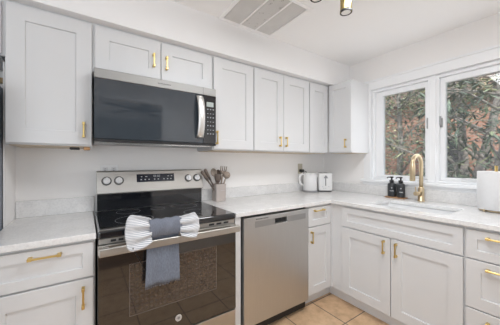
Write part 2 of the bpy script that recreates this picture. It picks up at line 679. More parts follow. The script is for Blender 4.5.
def casement(idx, y_out, y_in, gl0, gl1, latch_y):
    root = bpy.data.objects.new('window_%d' % idx, None)
    COL.objects.link(root)
    root.location = (2.57, (y_out + y_in) / 2, WZ0)
    root['kind'] = 'structure'
    lo, hi = min(y_out, y_in), max(y_out, y_in)
    g0, g1 = min(gl0, gl1), max(gl0, gl1)
    f = MB()                                              # fixed frame
    for (ya, yb, za, zb) in ((lo, lo + 0.022, WZ0 + 0.003, WZ1 - 0.003), (hi - 0.022, hi, WZ0 + 0.003, WZ1 - 0.003),
                             (lo + 0.022, hi - 0.022, WZ0 + 0.003, WZ0 + 0.022), (lo + 0.022, hi - 0.022, WZ1 - 0.03, WZ1 - 0.003)):
        f.box(2.515, 2.60, ya, yb, za, zb, 0.003)
    f.build('window_frame', M['trim'], root)
    s = MB()                                              # sash
    z0, z1 = 1.125, 1.950
    s.box(2.54, 2.59, lo + 0.0225, g0, WZ0 + 0.024, WZ1 - 0.032, 0.004)
    s.box(2.54, 2.59, g1, hi - 0.0225, WZ0 + 0.024, WZ1 - 0.032, 0.004)
    s.box(2.54, 2.59, g0 - 0.002, g1 + 0.002, WZ0 + 0.0225, z0, 0.004)
    s.box(2.54, 2.59, g0 - 0.002, g1 + 0.002, z1, WZ1 - 0.0305, 0.004)
    s.build('sash', M['trim'], root)
    p = MB(); p.box(2.571, 2.577, g0 - 0.004, g1 + 0.004, z0 - 0.004, z1 + 0.004)
    p.build('glass_pane', M['pane'], root)
    p = MB(); p.box(2.556, 2.5575, g0 - 0.004, g1 + 0.004, z0 - 0.004, z1 + 0.004)
    p.build('insect_screen', M['screen'], root)
    h = MB()                                              # sash lock
    h.box(2.530, 2.5398, latch_y - 0.013, latch_y + 0.013, 1.565, 1.645, 0.002)
    h.box(2.512, 2.5305, latch_y - 0.006, latch_y + 0.006, 1.58, 1.66, 0.003)
    h.build('sash_lock', M['steel_dark'], root)
    return root


casement(1, WY1 - 0.002, -1.172, -0.738, -1.119, -1.146)
w2 = casement(2, -1.212, WY0 + 0.002, -1.270, -1.678, -1.241)
b = MB()
b.box(2.518, 2.546, -1.49, -1.38, 1.098, 1.125, 0.006)
b.tube([(2.515, -1.395, 1.121), (2.51, -1.44, 1.124), (2.51, -1.475, 1.119)], 0.006, 8)
b.build('crank', M['white_plastic'], w2)
b = MB(); b.box(2.505, 2.61, -1.2115, -1.1725, WZ0 + 0.003, WZ1 - 0.003, 0.004)
struct('trim_4', b, M['trim'])


# ------------------------------------------------------------------ handles and cabinets
def handle_mb(p, length, vertical, out):
    """bar pull: p = centre of the mounting surface; out = unit outward vector"""
    o = Vector(out)
    along = Vector((0, 0, 1)) if vertical else Vector((-o.y, o.x, 0))
    side = along.cross(o)
    h = MB()
    c = Vector(p)
    def fn(a, s, d):
        return c + along * a + side * s + o * d
    L = length / 2
    h.box(-L, L, -0.0045, 0.0045, 0.022, 0.030, 0.0015, 1, fn)
    for e in (-1, 1):
        h.box(e * (L - 0.008) - 0.008, e * (L - 0.008) + 0.008, -0.0065, 0.0065, 0.0001, 0.0315, 0.0015, 1, fn)
    return h


UY = -0.331 + 0.019            # carcass front of the wall cabinets
def wall_cabinet(x0, x1, z0, z1, label, doors):
    root = thing('wall_cabinet', label, 'cabinet', ((x0 + x1) / 2, -0.15, z0), 'white wall cabinets')
    c = MB(); c.box(x0, x1, UY, -0.001, z0, z1, 0.001, 1)
    c.build('body', M['cab_in'], root)
    c = MB(); c.box(x0 + 0.012, x1 - 0.012, UY + 0.012, -0.004, z0 - 0.004, z0 - 0.0002)
    c.build('underside', M['ply'], root)
    for (a, e, hx, hz0, hz1) in doors:
        d = MB().shaker(a, e, z0 + 0.008, 2.086, back(UY - 0.0006), stile=min(0.075, (e - a) * 0.26))
        dr = d.build('door', M['cab'], root)
        if hx is not None:
            handle_mb((hx, UY - 0.0197, (hz0 + hz1) / 2), hz1 - hz0, True, (0, -1, 0)).build('handle', M['gold'], dr)
    return root


wall_cabinet(-0.3895, -0.012, 1.356, 2.104, 'white single-door wall cabinet over the left counter, left of the microwave',
             [(-0.386, -0.0155, -0.055, 1.405, 1.495)])
wall_cabinet(-0.0117, 0.7787, 1.809, 2.104, 'short white two-door wall cabinet directly above the microwave',
             [(0.001, 0.3825, 0.335, 1.902, 1.992), (0.3875, 0.769, 0.420, 1.900, 1.990)])
wall_cabinet(0.779, 1.166, 1.356, 2.104, 'tall white single-door wall cabinet directly right of the microwave',
             [(0.784, 1.163, 0.806, 1.400, 1.505)])
wall_cabinet(1.168, 1.870, 1.356, 2.104, 'wide white two-door wall cabinet with paired brass pulls at its bottom middle',
             [(1.174, 1.5125, 1.462, 1.405, 1.497), (1.5175, 1.866, 1.540, 1.405, 1.497)])
wall_cabinet(1.872, 2.168, 1.356, 2.104, 'narrow white wall cabinet door without handle, in the inside corner',
             [(1.879, 2.164, None, 0, 0)])

# wall cabinet on the right wall, beside the window
RX = 2.169 + 0.019
root = thing('wall_cabinet', 'white wall cabinet on the right wall, nearest the window, side panel showing', 'cabinet', (2.35, -0.47, 1.356), 'white wall cabinets')
c = MB(); c.box(RX, XR - 0.001, -0.612, -0.334, 1.356, 2.100, 0.001, 1); c.build('body', M['cab'], root)
c = MB(); c.box(RX + 0.012, XR - 0.01, -0.600, -0.345, 1.352, 1.3558); c.build('underside', M['ply'], root)
d = MB().shaker(-0.610, -0.338, 1.364, 2.092, right(RX - 0.0006), stile=0.062)
dr = d.build('door', M['cab'], root)
handle_mb((RX - 0.0197, -0.554, 1.452), 0.09, True, (-1, 0, 0)).build('handle', M['gold'], dr)

# cabinet over the fridge
root = thing('wall_cabinet', 'white wall cabinet over the grey fridge at the left edge', 'cabinet', (-0.85, -0.15, 1.81), 'white wall cabinets')
c = MB(); c.box(-1.30, -0.4125, UY, -0.001, 1.812, 2.104, 0.001, 1); c.build('body', M['cab_in'], root)
MB().box(-0.412, -0.3902, UY, UY + 0.02, 1.812, 2.104).build('filler_strip', M['cab'], root)
for (a, e, hx) in ((-1.296, -0.862, -0.905), (-0.856, -0.402, -0.81)):
    dr = MB().shaker(a, e, 1.816, 2.086, back(UY - 0.0006)).build('door', M['cab'], root)
    handle_mb((hx, UY - 0.0197, 1.90), 0.09, True, (0, -1, 0)).build('handle', M['gold'], dr)

BY = -0.63 + 0.019             # carcass front of the base cabinets
TOE = -0.555
TX = 1.905
BX = 1.825 + 0.019             # carcass front of the right run


def base_body(root, x0, x1, tx1=None):
    c = MB(); c.box(x0, x1, BY, -0.003, 0.105, 0.882, 0.001, 1); c.build('body', M['cab_in'], root)
    c = MB(); c.box(x0, tx1 or x1, TOE, TOE + 0.016, 0.0, 0.105); c.build('toe_kick', M['cab'], root)


root = thing('base_cabinet', 'white base cabinet with drawer over door, left of the range', 'cabinet', (-0.2, -0.3, 0), 'white base cabinets')
base_body(root, -0.402, -0.005)
dr = MB().shaker(-0.398, -0.012, 0.702, 0.868, back(BY - 0.0006), stile=0.045).build('drawer', M['cab'], root)
handle_mb((-0.196, BY - 0.0197, 0.838), 0.118, False, (0, -1, 0)).build('handle', M['gold'], dr)
dr = MB().shaker(-0.398, -0.012, 0.115, 0.693, back(BY - 0.0006)).build('door', M['cab'], root)
handle_mb((-0.055, BY - 0.0197, 0.610), 0.10, True, (0, -1, 0)).build('handle', M['gold'], dr)

b = MB(); b.box(0.800, 0.846, -0.632, -0.003, 0.0, 0.882, 0.002, 1)
tag(b.build('filler_panel', M['cab']), 'narrow white upright panel between the range and the dishwasher', 'panel')

root = thing('base_cabinet', 'narrow white base cabinet with drawer over door, right of the dishwasher', 'cabinet', (1.67, -0.3, 0), 'white base cabinets')
base_body(root, 1.516, 1.8435, TX)
MB().box(1.8265, 1.8435, -0.632, BY - 0.0005, 0.105, 0.882).box(1.8440, 1.9045, -0.6115, -0.5555, 0.1, 0.1045).build('corner_filler', M['cab'], root)
dr = MB().shaker(1.527, 1.8225, 0.703, 0.866, back(BY - 0.0006), stile=0.052).build('drawer', M['cab'], root)
handle_mb((1.652, BY - 0.0197, 0.838), 0.125, False, (0, -1, 0)).build('handle', M['gold'], dr)
dr = MB().shaker(1.527, 1.8225, 0.115, 0.694, back(BY - 0.0006), stile=0.066).build('door', M['cab'], root)
handle_mb((1.556, BY - 0.0197, 0.615), 0.10, True, (0, -1, 0)).build('handle', M['gold'], dr)

BX = 1.825 + 0.019             # carcass front of the right run


def base_right(root, y0, y1):
    c = MB()
    c.box(BX, 1.862, y0, y1, 0.105, 0.882)
    c.box(1.8618, 2.474, y0, y0 + 0.016, 0.121, 0.882)
    c.box(1.8618, 2.474, y1 - 0.016, y1, 0.121, 0.882)
    c.box(2.4741, 2.49, y0, y1, 0.121, 0.882)
    c.box(1.8621, 2.49, y0, y1, 0.105, 0.1209)
    c.build('body', M['cab'], root)
    c = MB(); c.box(TX, TX + 0.016, y0, -0.556 if y1 > -0.7 else y1, 0.0, 0.105); c.build('toe_kick', M['cab'], root)


root = thing('base_cabinet', 'white sink base cabinet with two doors under a long false drawer front', 'cabinet', (2.15, -1.1, 0), 'white base cabinets')
base_right(root, -1.5802, -0.614)
MB().shaker(-1.574, -0.747, 0.700, 0.866, right(BX - 0.0006), stile=0.05).build('false_front', M['cab'], root)
for (a, e, hy) in ((-1.1545, -0.747, -1.112), (-1.574, -1.1605, -1.200)):
    dr = MB().shaker(a, e, 0.115, 0.690, right(BX - 0.0006)).build('door', M['cab'], root)
    handle_mb((BX - 0.0197, hy, 0.62), 0.10, True, (-1, 0, 0)).build('handle', M['gold'], dr)

root = thing('base_cabinet', 'white three-drawer base cabinet at the right edge, past the sink', 'cabinet', (2.15, -1.82, 0), 'white base cabinets')
base_right(root, -2.085, -1.5804)
for (z0, z1, hz) in ((0.700, 0.866, 0.832), (0.412, 0.692, 0.655), (0.115, 0.405, 0.355)):
    dr = MB().shaker(-2.078, -1.587, z0, z1, right(BX - 0.0006), stile=0.05 if z0 > 0.6 else 0.066).build('drawer', M['cab'], root)
    handle_mb((BX - 0.0197, -1.742, hz), 0.13, False, (-1, 0, 0)).build('handle', M['gold'], dr)

# ------------------------------------------------------------------ worktops
def slab(xs, ys, cells, z0, z1, bev=0.003):
    t = bmesh.new()
    vv = {}
    def V(i, j):
        if (i, j) not in vv:
            vv[(i, j)] = t.verts.new((xs[i], ys[j], z1))
        return vv[(i, j)]
    for (i, j) in cells:
        t.faces.new([V(i, j), V(i + 1, j), V(i + 1, j + 1), V(i, j + 1)])
    r = bmesh.ops.extrude_face_region(t, geom=list(t.faces))
    for v in [g for g in r['geom'] if isinstance(g, bmesh.types.BMVert)]:
        v.co.z = z0
    bmesh.ops.recalc_face_normals(t, faces=list(t.faces))
    bmesh.ops.dissolve_limit(t, angle_limit=0.01, verts=list(t.verts), edges=list(t.edges))
    return t


root = thing('countertop', 'pale grey quartz countertop left of the range', 'countertop', (-0.2, -0.3, 0.884))
b = MB(); b.box(-0.4045, -0.002, -0.648, -0.001, 0.884, 0.914, 0.003); b.build('worktop', M['quartz'], root)
b = MB(); b.box(-0.402, 0.006, -0.021, -0.001, 0.9142, 1.018, 0.002); b.build('backsplash', M['quartz'], root)

root = thing('countertop', 'L-shaped pale grey quartz countertop around the corner with the sink', 'countertop', (1.6, -0.3, 0.884))
xs = [0.797, 1.807, 1.912, 2.275, 2.499]
ys = [-2.10, -1.465, -0.935, -0.648, -0.001]
cells = [(0, 3), (1, 3), (2, 3), (3, 3)] + [(i, j) for i in (1, 2, 3) for j in (0, 1, 2) if (i, j) != (2, 1)]
b = MB(); b.merge(slab(xs, ys, cells, 0.884, 0.914))
w_ = b.build('worktop', M['quartz'], root)
mod = w_.modifiers.new('bevel', 'BEVEL'); mod.width = 0.003; mod.segments = 2; mod.limit_method = 'ANGLE'
b = MB()
b.box(0.797, 2.4985, -0.021, -0.001, 0.9142, 1.013, 0.002)
b.box(2.479, 2.4985, -2.10, -0.0212, 0.9142, 1.013, 0.002)
b.build('backsplash', M['quartz'], root)

# undermount sink
root = thing('kitchen_sink', 'white undermount sink basin below the kitchen window', 'sink', (2.09, -1.2, 0.70))
t = bmesh.new()
x0, x1, y0, y1 = 1.904, 2.283, -1.473, -0.927
zt, zb = 0.8835, 0.700
def rr(ins, z, rad, n=5):
    pts = []
    for (cx, cy, a0) in ((x1 - ins - rad, y1 - ins - rad, 0), (x0 + ins + rad, y1 - ins - rad, 90), (x0 + ins + rad, y0 + ins + rad, 180), (x1 - ins - rad, y0 + ins + rad, 270)):
        for k in range(n + 1):
            a = math.radians(a0 + 90 * k / n)
            pts.append(t.verts.new((cx + rad * math.cos(a), cy + rad * math.sin(a), z)))
    return pts
rings = [rr(-0.016, zb - 0.012, 0.03), rr(-0.016, zt, 0.03), rr(0.0, zt, 0.03), rr(0.004, zb + 0.03, 0.03), rr(0.014, zb + 0.008, 0.03), rr(0.036, zb, 0.03)]
n = len(rings[0])
for a, e in zip(rings, rings[1:]):
    for k in range(n):
        t.faces.new([a[k], a[(k + 1) % n], e[(k + 1) % n], e[k]]).smooth = True
t.faces.new(rings[-1]); t.faces.new(list(reversed(rings[0])))
b = MB(); b.merge(t); b.build('basin', M['sink'], root)
b = MB(); b.lathe((2.10, -1.2, 0.7005), [(0.045, 0), (0.045, 0.003), (0.03, 0.004), (0.026, 0.001)], 24); b.build('drain', M['chrome'], root)

# ------------------------------------------------------------------ faucet
fx, fy = 2.405, -1.138
root = thing('kitchen_faucet', 'champagne brass gooseneck faucet behind the sink', 'faucet', (fx, fy, 0.914))
b = MB(); b.lathe((fx, fy, 0.9145), [(0.029, 0), (0.029, 0.006), (0.0245, 0.009), (0.0235, 0.115), (0.020, 0.125), (0.018, 0.127)], 28)
b.build('base', M['brass'], root)
sx = 2.235
pts = [(fx, fy, 1.03), (fx, fy, 1.15)]
r_ = (fx - sx) / 2
zc_ = 1.335 - r_ + 0.0
zc_ = 1.232
pts += [(fx, fy, 1.21)]
for k in range(0, 17):
    a = PI * k / 16
    pts.append((sx + r_ + r_ * math.cos(a), fy, zc_ + r_ * math.sin(a)))
b = MB(); b.tube(pts, 0.0155, 18); b.build('neck', M['brass'], root)
b = MB(); b.lathe((sx, fy, 1.10), [(0.015, 0), (0.0205, 0.002), (0.0205, 0.10), (0.0185, 0.147), (0.0165, 0.149)], 24)
b.build('spray_head', M['brass'], root)
b = MB()
b.tube([(fx - 0.015, fy, 0.985), (fx - 0.085, fy + 0.012, 0.985)], 0.0175, 18)
b.tube([(fx - 0.074, fy + 0.01, 0.99), (fx - 0.082, fy + 0.01, 1.02), (fx - 0.088, fy + 0.01, 1.045)], [0.006, 0.005, 0.0045], 10)
b.build('lever_handle', M['brass'], root)

# ------------------------------------------------------------------ soap bottles on a tray
b = MB(); b.box(2.385, 2.468, -1.008, -0.832, 0.9145, 0.926, 0.004)
tag(b.build('soap_tray', M['tray']), 'small wooden tray under the two soap bottles', 'tray')


def soap_bottle(x, y, label, words):
    z = 0.9262
    root = thing('soap_bottle', label, 'soap bottle', (x, y, z), 'black soap bottles by the sink')
    b = MB(); b.lathe((x, y, z), [(0.030, 0), (0.0345, 0.004), (0.0352, 0.012), (0.0352, 0.112), (0.033, 0.122), (0.024, 0.130), (0.016, 0.133), (0.016, 0.139)], 28)
    body = b.build('bottle', M['bottle'], root)
    b = MB(); b.lathe((x, y, z), [(0.019, 0.1392), (0.019, 0.158), (0.008, 0.160), (0.007, 0.178), (0.015, 0.179), (0.016, 0.190), (0.012, 0.193)], 20)
    b.tube([(x - 0.006, y + 0.002, z + 0.186), (x - 0.035, y + 0.018, z + 0.186), (x - 0.043, y + 0.022, z + 0.179)], 0.005, 8)
    b.build('pump', M['black'], root)
    # white script and a small emblem on the front, following the curve of the bottle
    lab = MB()
    a0 = math.radians(207)
    def on(u, w):
        a = a0 + u / 0.0356
        return (x + 0.0356 * math.cos(a), y + 0.0356 * math.sin(a), z + w)
    for row, (h, wd) in enumerate(words):
        pts = []
        for k in range(26):
            u = -wd / 2 + wd * k / 25
            pts.append(on(u, h + 0.005 * math.sin(k * 1.25 + row)))
        lab.tube(pts, 0.0013, 5)
    lab.build('label_script', M['mark'], body)
    lab = MB(); lab.tube([on(-0.006, 0.085), on(0.004, 0.085)], 0.004, 6); lab.build('label_emblem', M['mark'], body)


soap_bottle(2.425, -0.880, 'black soap pump bottle on the tray, left one, farther from the faucet', [(0.056, 0.036)])
soap_bottle(2.425, -0.962, 'black soap pump bottle on the tray, right one, nearer the faucet', [(0.050, 0.034)])

# ------------------------------------------------------------------ paper towel on its holder
px, py = 2.345, -1.622
root = thing('paper_towel_holder', 'brass paper towel holder standing at the right end of the counter', 'holder', (px, py, 0.914))
b = MB(); b.lathe((px, py, 0.918), [(0.086, 0), (0.088, 0.004), (0.086, 0.010), (0.05, 0.011)], 40); b.build('base', M['brass'], root)
b = MB(); b.tube([(px, py, 0.929), (px, py, 1.235)], 0.0085, 14); b.build('rod', M['gold'], root)
for k in range(4):
    a = PI * (0.35 + k / 2)
    b = MB(); b.lathe((px + 0.098 * math.cos(a), py + 0.098 * math.sin(a), 0.9145), [(0.004, 0), (0.008, 0.003), (0.009, 0.009), (0.006, 0.016), (0.002, 0.018)], 12)
    b.build('foot', M['brass'], root)
prof = [(0.022, 0.0), (0.098, 0.0), (0.1005, 0.003), (0.1005, 0.263), (0.098, 0.266), (0.022, 0.266)]
b = MB(); b.lathe((px, py, 0.9295), prof + [prof[0]], 48, cap=False)
tag(b.build('paper_towel_roll', M['paper']), 'large white paper towel roll on the brass holder', 'paper towel')

# ------------------------------------------------------------------ range
RX0, RX1 = 0.004, 0.789
root = thing('range', 'freestanding stainless electric range with black glass cooktop', 'range', (0.396, -0.33, 0))
b = MB(); b.box(RX0 + 0.003, RX1 - 0.003, -0.614, -0.02, 0.04, 0.877, 0.002, 1)
b.build('body', M['steel_dark'], root)
b = MB(); b.box(RX0 + 0.03, RX1 - 0.03, -0.60, -0.05, 0.0, 0.039); b.build('plinth', M['black'], root)
b = MB(); b.box(RX0, RX1, -0.655, -0.082, 0.879, 0.919, 0.010, 4); ct = b.build('cooktop', M['cooktop'], root)
for (cx, cy, r) in ((0.20, -0.46, 0.105), (0.20, -0.20, 0.075), (0.59, -0.46, 0.085), (0.59, -0.20, 0.10), (0.395, -0.20, 0.05)):
    b = MB(); b.lathe((cx, cy, 0.9191), [(r, 0), (r, 0.0003), (r - 0.002, 0.0003), (r - 0.002, 0)], 48, cap=False); b.build('burner_ring', M['grey_plastic'], ct)
# vent strip under the cooktop edge
b = MB(); b.box(RX0 + 0.004, RX1 - 0.004, -0.646, -0.614, 0.850, 0.8785, 0.002, 1); vs_ = b.build('vent_strip', M['steel'], root)
for k in range(3):
    for sx_ in (0.06 + k * 0.035, 0.60 + k * 0.052):
        b = MB(); b.box(sx_, sx_ + (0.024 if sx_ < 0.3 else 0.036), -0.6466, -0.6440, 0.858, 0.870); b.build('vent_slot', M['dark'], vs_)
# backguard
bg = MB()
X0, X1 = 0.018, 0.790
def prism(mb, prof, x0, x1):
    n_ = len(prof)
    vs = [mb.bm.verts.new((x0, y, z)) for y, z in prof] + [mb.bm.verts.new((x1, y, z)) for y, z in prof]
    for i in range(n_):
        j = (i + 1) % n_
        mb.bm.faces.new([vs[i], vs[j], vs[n_ + j], vs[n_ + i]])
    mb.bm.faces.new(vs[:n_]); mb.bm.faces.new(list(reversed(vs[n_:])))
prism(bg, [(-0.022, 1.036), (-0.108, 1.036), (-0.112, 1.044), (-0.082, 1.190), (-0.074, 1.197), (-0.022, 1.197)], X0, X1)
bgo = bg.build('control_panel', M['steel'], root)
b = MB(); b.box(X0 + 0.002, X1 - 0.002, -0.081, -0.022, 0.9195, 1.0355); b.build('riser', M['black_glass'], root)


def on_panel(x, z, d=0.0):
    k = (z - 1.044) / (1.190 - 1.044)
    y = -0.112 + 0.030 * k
    n_ = Vector((0, -0.146, -0.030)).normalized()
    return Vector((x, y, z)) + Vector((0, n_.y, n_.z * -1)) * 0 + n_ * d


pn = Vector((0, -0.146, -0.030)).normalized()
pn = Vector((0, -0.9795, 0.2013))
pu = Vector((0, 0.2013, 0.9795))
def panel_fn(cx, cz):
    k = (cz - 1.044) / 0.146
    c0 = Vector((cx, -0.112 + 0.030 * k, cz))
    return lambda a, s, d: c0 + Vector((1, 0, 0)) * a + pu * s + pn * d


fn = panel_fn(0.408, 1.140)
b = MB(); b.box(-0.139, 0.139, -0.030, 0.030, 0.0002, 0.003, 0.0008, 1, fn); dsp = b.build('display', M['display'], bgo)
for (a, wd) in ((-0.105, 0.010), (-0.072, 0.014), (0.092, 0.012), (0.118, 0.010)):
    b = MB(); b.box(a - wd / 2, a + wd / 2, 0.008, 0.013, 0.0031, 0.0034, fn=fn); b.build('touch_key', M['mark'], dsp)
for a in (-0.108, -0.080, -0.052, -0.012, 0.015, 0.058, 0.086, 0.112):
    b = MB(); b.box(a - 0.005, a + 0.005, -0.015, -0.008, 0.0031, 0.0034, fn=fn); b.build('touch_key', M['mark'], dsp)
for k in range(4):                                         # clock digits as seven-segment strokes
    b = MB()
    a = -0.016 + k * 0.012 + (0.004 if k > 1 else 0)
    for (da, ds, w_, h_) in ((0, 0.020, 0.0076, 0.0016), (0, 0.007, 0.0076, 0.0016), (-0.003, 0.0135, 0.0016, 0.0134), (0.003, 0.0135, 0.0016, 0.0134)):
        b.box(a + da - w_ / 2, a + da + w_ / 2, ds - h_ / 2, ds + h_ / 2, 0.0031, 0.0034, fn=fn)
    b.build('clock_digit', M['mark'], dsp)
for kx in (0.076, 0.152, 0.664, 0.738):
    fn = panel_fn(kx, 1.128)
    t = bmesh.new()
    prof = [(0.031, 0.0002), (0.031, 0.004), (0.0235, 0.0045), (0.0225, 0.018), (0.0205, 0.020)]
    k_ = MB()
    def ringed(mb, prof, fn, seg=28):
        rings = [[mb.bm.verts.new(fn(r * math.cos(2 * PI * i / seg), r * math.sin(2 * PI * i / seg), h)) for i in range(seg)] for r, h in prof]
        for p_, q_ in zip(rings, rings[1:]):
            for i in range(seg):
                mb.bm.faces.new([p_[i], p_[(i + 1) % seg], q_[(i + 1) % seg], q_[i]]).smooth = True
        mb.bm.faces.new(rings[-1]); mb.bm.faces.new(list(reversed(rings[0])))
    ringed(k_, prof[:2] + [(0.024, 0.0042)], fn)
    kn = k_.build('knob', M['mark_dark'], bgo)
    k_ = MB(); ringed(k_, [(0.0232, 0.0043), (0.0225, 0.018), (0.0205, 0.020)], fn)
    k_.box(-0.0055, 0.0055, -0.022, 0.022, 0.0195, 0.033, 0.002, 2, fn)
    k_.build('knob_face', M['knob_face'], kn)
# oven door
b = MB(); b.box(RX0, RX1, -0.660, -0.615, 0.284, 0.802, 0.003, 2); od = b.build('oven_door', M['oven_glass'], root)
b = MB(); b.box(RX0, RX1, -0.662, -0.615, 0.8025, 0.848, 0.003, 2); b.build('door_top_rail', M['steel'], od)
b = MB(); b.box(0.147, 0.642, -0.6606, -0.6598, 0.458, 0.726); b.build('oven_window', M['oven_window'], od)
b = MB()
for (xa, xb, za, zb) in ((0.143, 0.147, 0.454, 0.730), (0.642, 0.646, 0.454, 0.730), (0.147, 0.642, 0.454, 0.458), (0.147, 0.642, 0.726, 0.730)):
    b.box(xa, xb, -0.6610, -0.6598, za, zb)
b.build('window_border', M['border'], od)
b = MB()
b.box(RX0 + 0.002, RX1 - 0.002, -0.722, -0.704, 0.810, 0.850, 0.005, 3)
for xa in (RX0 + 0.018, RX1 - 0.048):
    b.box(xa, xa + 0.03, -0.706, -0.6605, 0.818, 0.844, 0.003, 1)
b.build('handle', M['steel'], od)
b = MB(); b.lathe((0.402, -0.6602, 0.357), [(0.019, 0), (0.019, 0.002), (0.0165, 0.0025), (0.0165, 0.002)], 28, 'y'); bd = b.build('round_badge', M['knob_face'], od)
b = MB(); b.lathe((0.402, -0.6622, 0.357), [(0.009, 0), (0.0085, 0.0012)], 20, 'y')
b.tube([(0.402 + 0.0135 * math.cos(a * 0.5), -0.6626, 0.357 + 0.0135 * math.sin(a * 0.5)) for a in range(13)], 0.0007, 5)
b.build('badge_mark', M['grey_plastic'], bd)
b = MB(); b.box(RX0, RX1, -0.658, -0.615, 0.055, 0.274, 0.004, 2); b.build('storage_drawer', M['steel'], root)

# ------------------------------------------------------------------ towel on the oven handle
root = thing('kitchen_towel', 'blue-grey hand towel with striped bow ends on the oven handle', 'towel', (0.31, -0.69, 0.83))


def lerp(a, e, k):
    return a + (e - a) * k


# hanging part: passes between handle and door
g = []
for i in range(15):
    k = i / 14
    z = lerp(0.868, 0.605, k)
    xl, xr_ = lerp(0.226, 0.213, k), lerp(0.392, 0.397, k)
    row = []
    for j in range(17):
        s = j / 16
        x = lerp(xl, xr_, s)
        y = -0.683 - 0.005 * math.sin(s * 13 + 0.5) * (0.4 + k * 0.6) - 0.012 * min(1, k * 1.5)
        if k < 0.25:
            y = -0.683 - 0.004 * math.sin(s * 13 + 0.5) * (0.4 + k)
        row.append((x, y, z + 0.004 * math.sin(s * 5) * k))
    g.append(row)
b = MB(); b.sheet(g, 0.009); hp = b.build('hanging_panel', M['towel'], root)
b = MB()
for j in range(40):
    x = lerp(0.215, 0.395, j / 39)
    y = -0.697 - 0.005 * math.sin(j / 39 * 13 + 0.5)
    b.tube([(x, y, 0.606), (x + random.uniform(-0.002, 0.002), y, 0.592 + random.uniform(-0.002, 0.003))], 0.0013, 4)
b.build('fringe', M['towel'], hp)
# wrap over the handle: soft roll between the ears
g = []
for i in range(21):
    a = 2 * PI * i / 20
    row = []
    for j in range(19):
        s = j / 18
        x = lerp(0.232, 0.402, s)
        rz = 0.052 - 0.003 * math.sin(s * PI) + 0.0025 * math.sin(s * 21 + a * 2)
        ry = 0.030 + 0.002 * math.sin(s * 17 + a * 3)
        row.append((x, -0.695 + ry * math.cos(a) * 0.95, 0.907 + rz * math.sin(a)))
    g.append(row)
b = MB(); b.sheet(g, 0.0)
b.build('wrapped_roll', M['towel_wrap'], root)


def ear(x_in, x_out, zc, h_in, h_out, name, dz, lean):
    """fan-shaped bow end: gathered at x_in, spread at x_out"""
    gr = []
    for i in range(21):
        k = i / 20
        x = lerp(x_in, x_out, k)
        h = lerp(h_in, h_out, min(1, k ** 0.8))
        if k > 0.80:
            h *= math.cos((k - 0.80) / 0.20 * 0.75)
        row = []
        for j in range(21):
            s = j / 20 - 0.5
            y = -0.714 + 0.013 * math.sin(s * 17 + 1.0) * (0.25 + 0.75 * math.sin(min(1, k + 0.25) * PI)) + lean * s
            row.append((x + 0.012 * (1 - (2 * s) ** 2) * k * (1 if x_out > x_in else -1), y - 0.012 * math.sin(k * PI), zc + dz * k + s * h))
        gr.append(row)
    e_ = MB(); e_.sheet(gr, 0.006)
    return e_.build(name, M['stripe'], root)


ear(0.242, 0.128, 0.905, 0.105, 0.190, 'bow_end', 0.000, 0.028)
ear(0.392, 0.492, 0.905, 0.100, 0.150, 'bow_end', -0.005, 0.024)
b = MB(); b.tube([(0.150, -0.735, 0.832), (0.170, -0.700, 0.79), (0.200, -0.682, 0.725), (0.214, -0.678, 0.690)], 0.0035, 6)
b.build('dark_reflection', M['black'], root)  # dark reflection line in the oven glass, modelled as a black tube

# ------------------------------------------------------------------ microwave
root = thing('microwave', 'black glass over-the-range microwave with stainless trim', 'microwave', (0.38, -0.2, 1.38))
MX0, MX1 = -0.006, 0.764
b = MB(); b.box(MX0 + 0.004, MX1 - 0.004, -0.375, -0.004, 1.382, 1.8055, 0.002, 1); b.build('body', M['steel_dark'], root)
b = MB(); b.box(MX0, MX1, -0.413, -0.376, 1.750, 1.8055, 0.003, 1); ts = b.build('top_trim', M['steel_trim'], root)
b = MB()
for k in range(9):
    b.box(0.345 + k * 0.0095, 0.352 + k * 0.0095, -0.4136, -0.4128, 1.774, 1.781)
b.build('badge_letters', M['mark_dark'], ts)
b = MB(); b.box(0.66, 0.6625, -0.4136, -0.4128, 1.752, 1.804); b.build('seam', M['mark_dark'], ts)
b = MB(); b.box(MX0, 0.6605, -0.413, -0.376, 1.398, 1.7495, 0.003, 1); md = b.build('door', M['micro_glass'], root)
b = MB(); b.box(0.662, MX1, -0.413, -0.376, 1.398, 1.7495, 0.003, 1); cp = b.build('control_panel', M['black_glass'], root)
b = MB(); b.box(MX0, MX1, -0.411, -0.376, 1.3825, 1.3975, 0.002, 1); b.build('lower_trim', M['black'], root)
b = MB()
pts = []
for k in range(17):
    s = k / 16
    pts.append((0.632, -0.424 - 0.036 * math.sin(s * PI) ** 0.7, lerp(1.435, 1.735, s)))
gr = []
for (x, y, z) in pts:
    gr.append([(x - 0.026, y + 0.004, z), (x - 0.021, y - 0.003, z), (x - 0.008, y - 0.006, z), (x + 0.008, y - 0.006, z), (x + 0.021, y - 0.003, z), (x + 0.026, y + 0.004, z)])
b.sheet(gr, 0.006)
for z in (1.448, 1.722):
    b.box(0.620, 0.640, -0.437, -0.4135, z - 0.01, z + 0.01, 0.002, 1)
b.build('handle', M['steel_light'], md)
b = MB(); b.box(0.687, 0.742, -0.4142, -0.4128, 1.668, 1.702); b.build('display', M['lcd'], cp)
for k in range(7):
    for c_ in range(3):
        x = 0.692 + c_ * 0.022
        z = 1.645 - k * 0.030
        b = MB(); b.box(x, x + 0.010, -0.4136, -0.4128, z, z + (0.005 if k % 2 else 0.008))
        b.build('key', M['key'], cp)
for x in (0.12, 0.50):
    b = MB(); b.box(x, x + 0.16, -0.30, -0.18, 1.378, 1.3822); b.build('grease_filter', M['grey_plastic'], root)
b = MB(); b.box(0.02, 0.74, -0.365, -0.345, 1.376, 1.3822); b.build('underside_lip', M['chrome'], root)

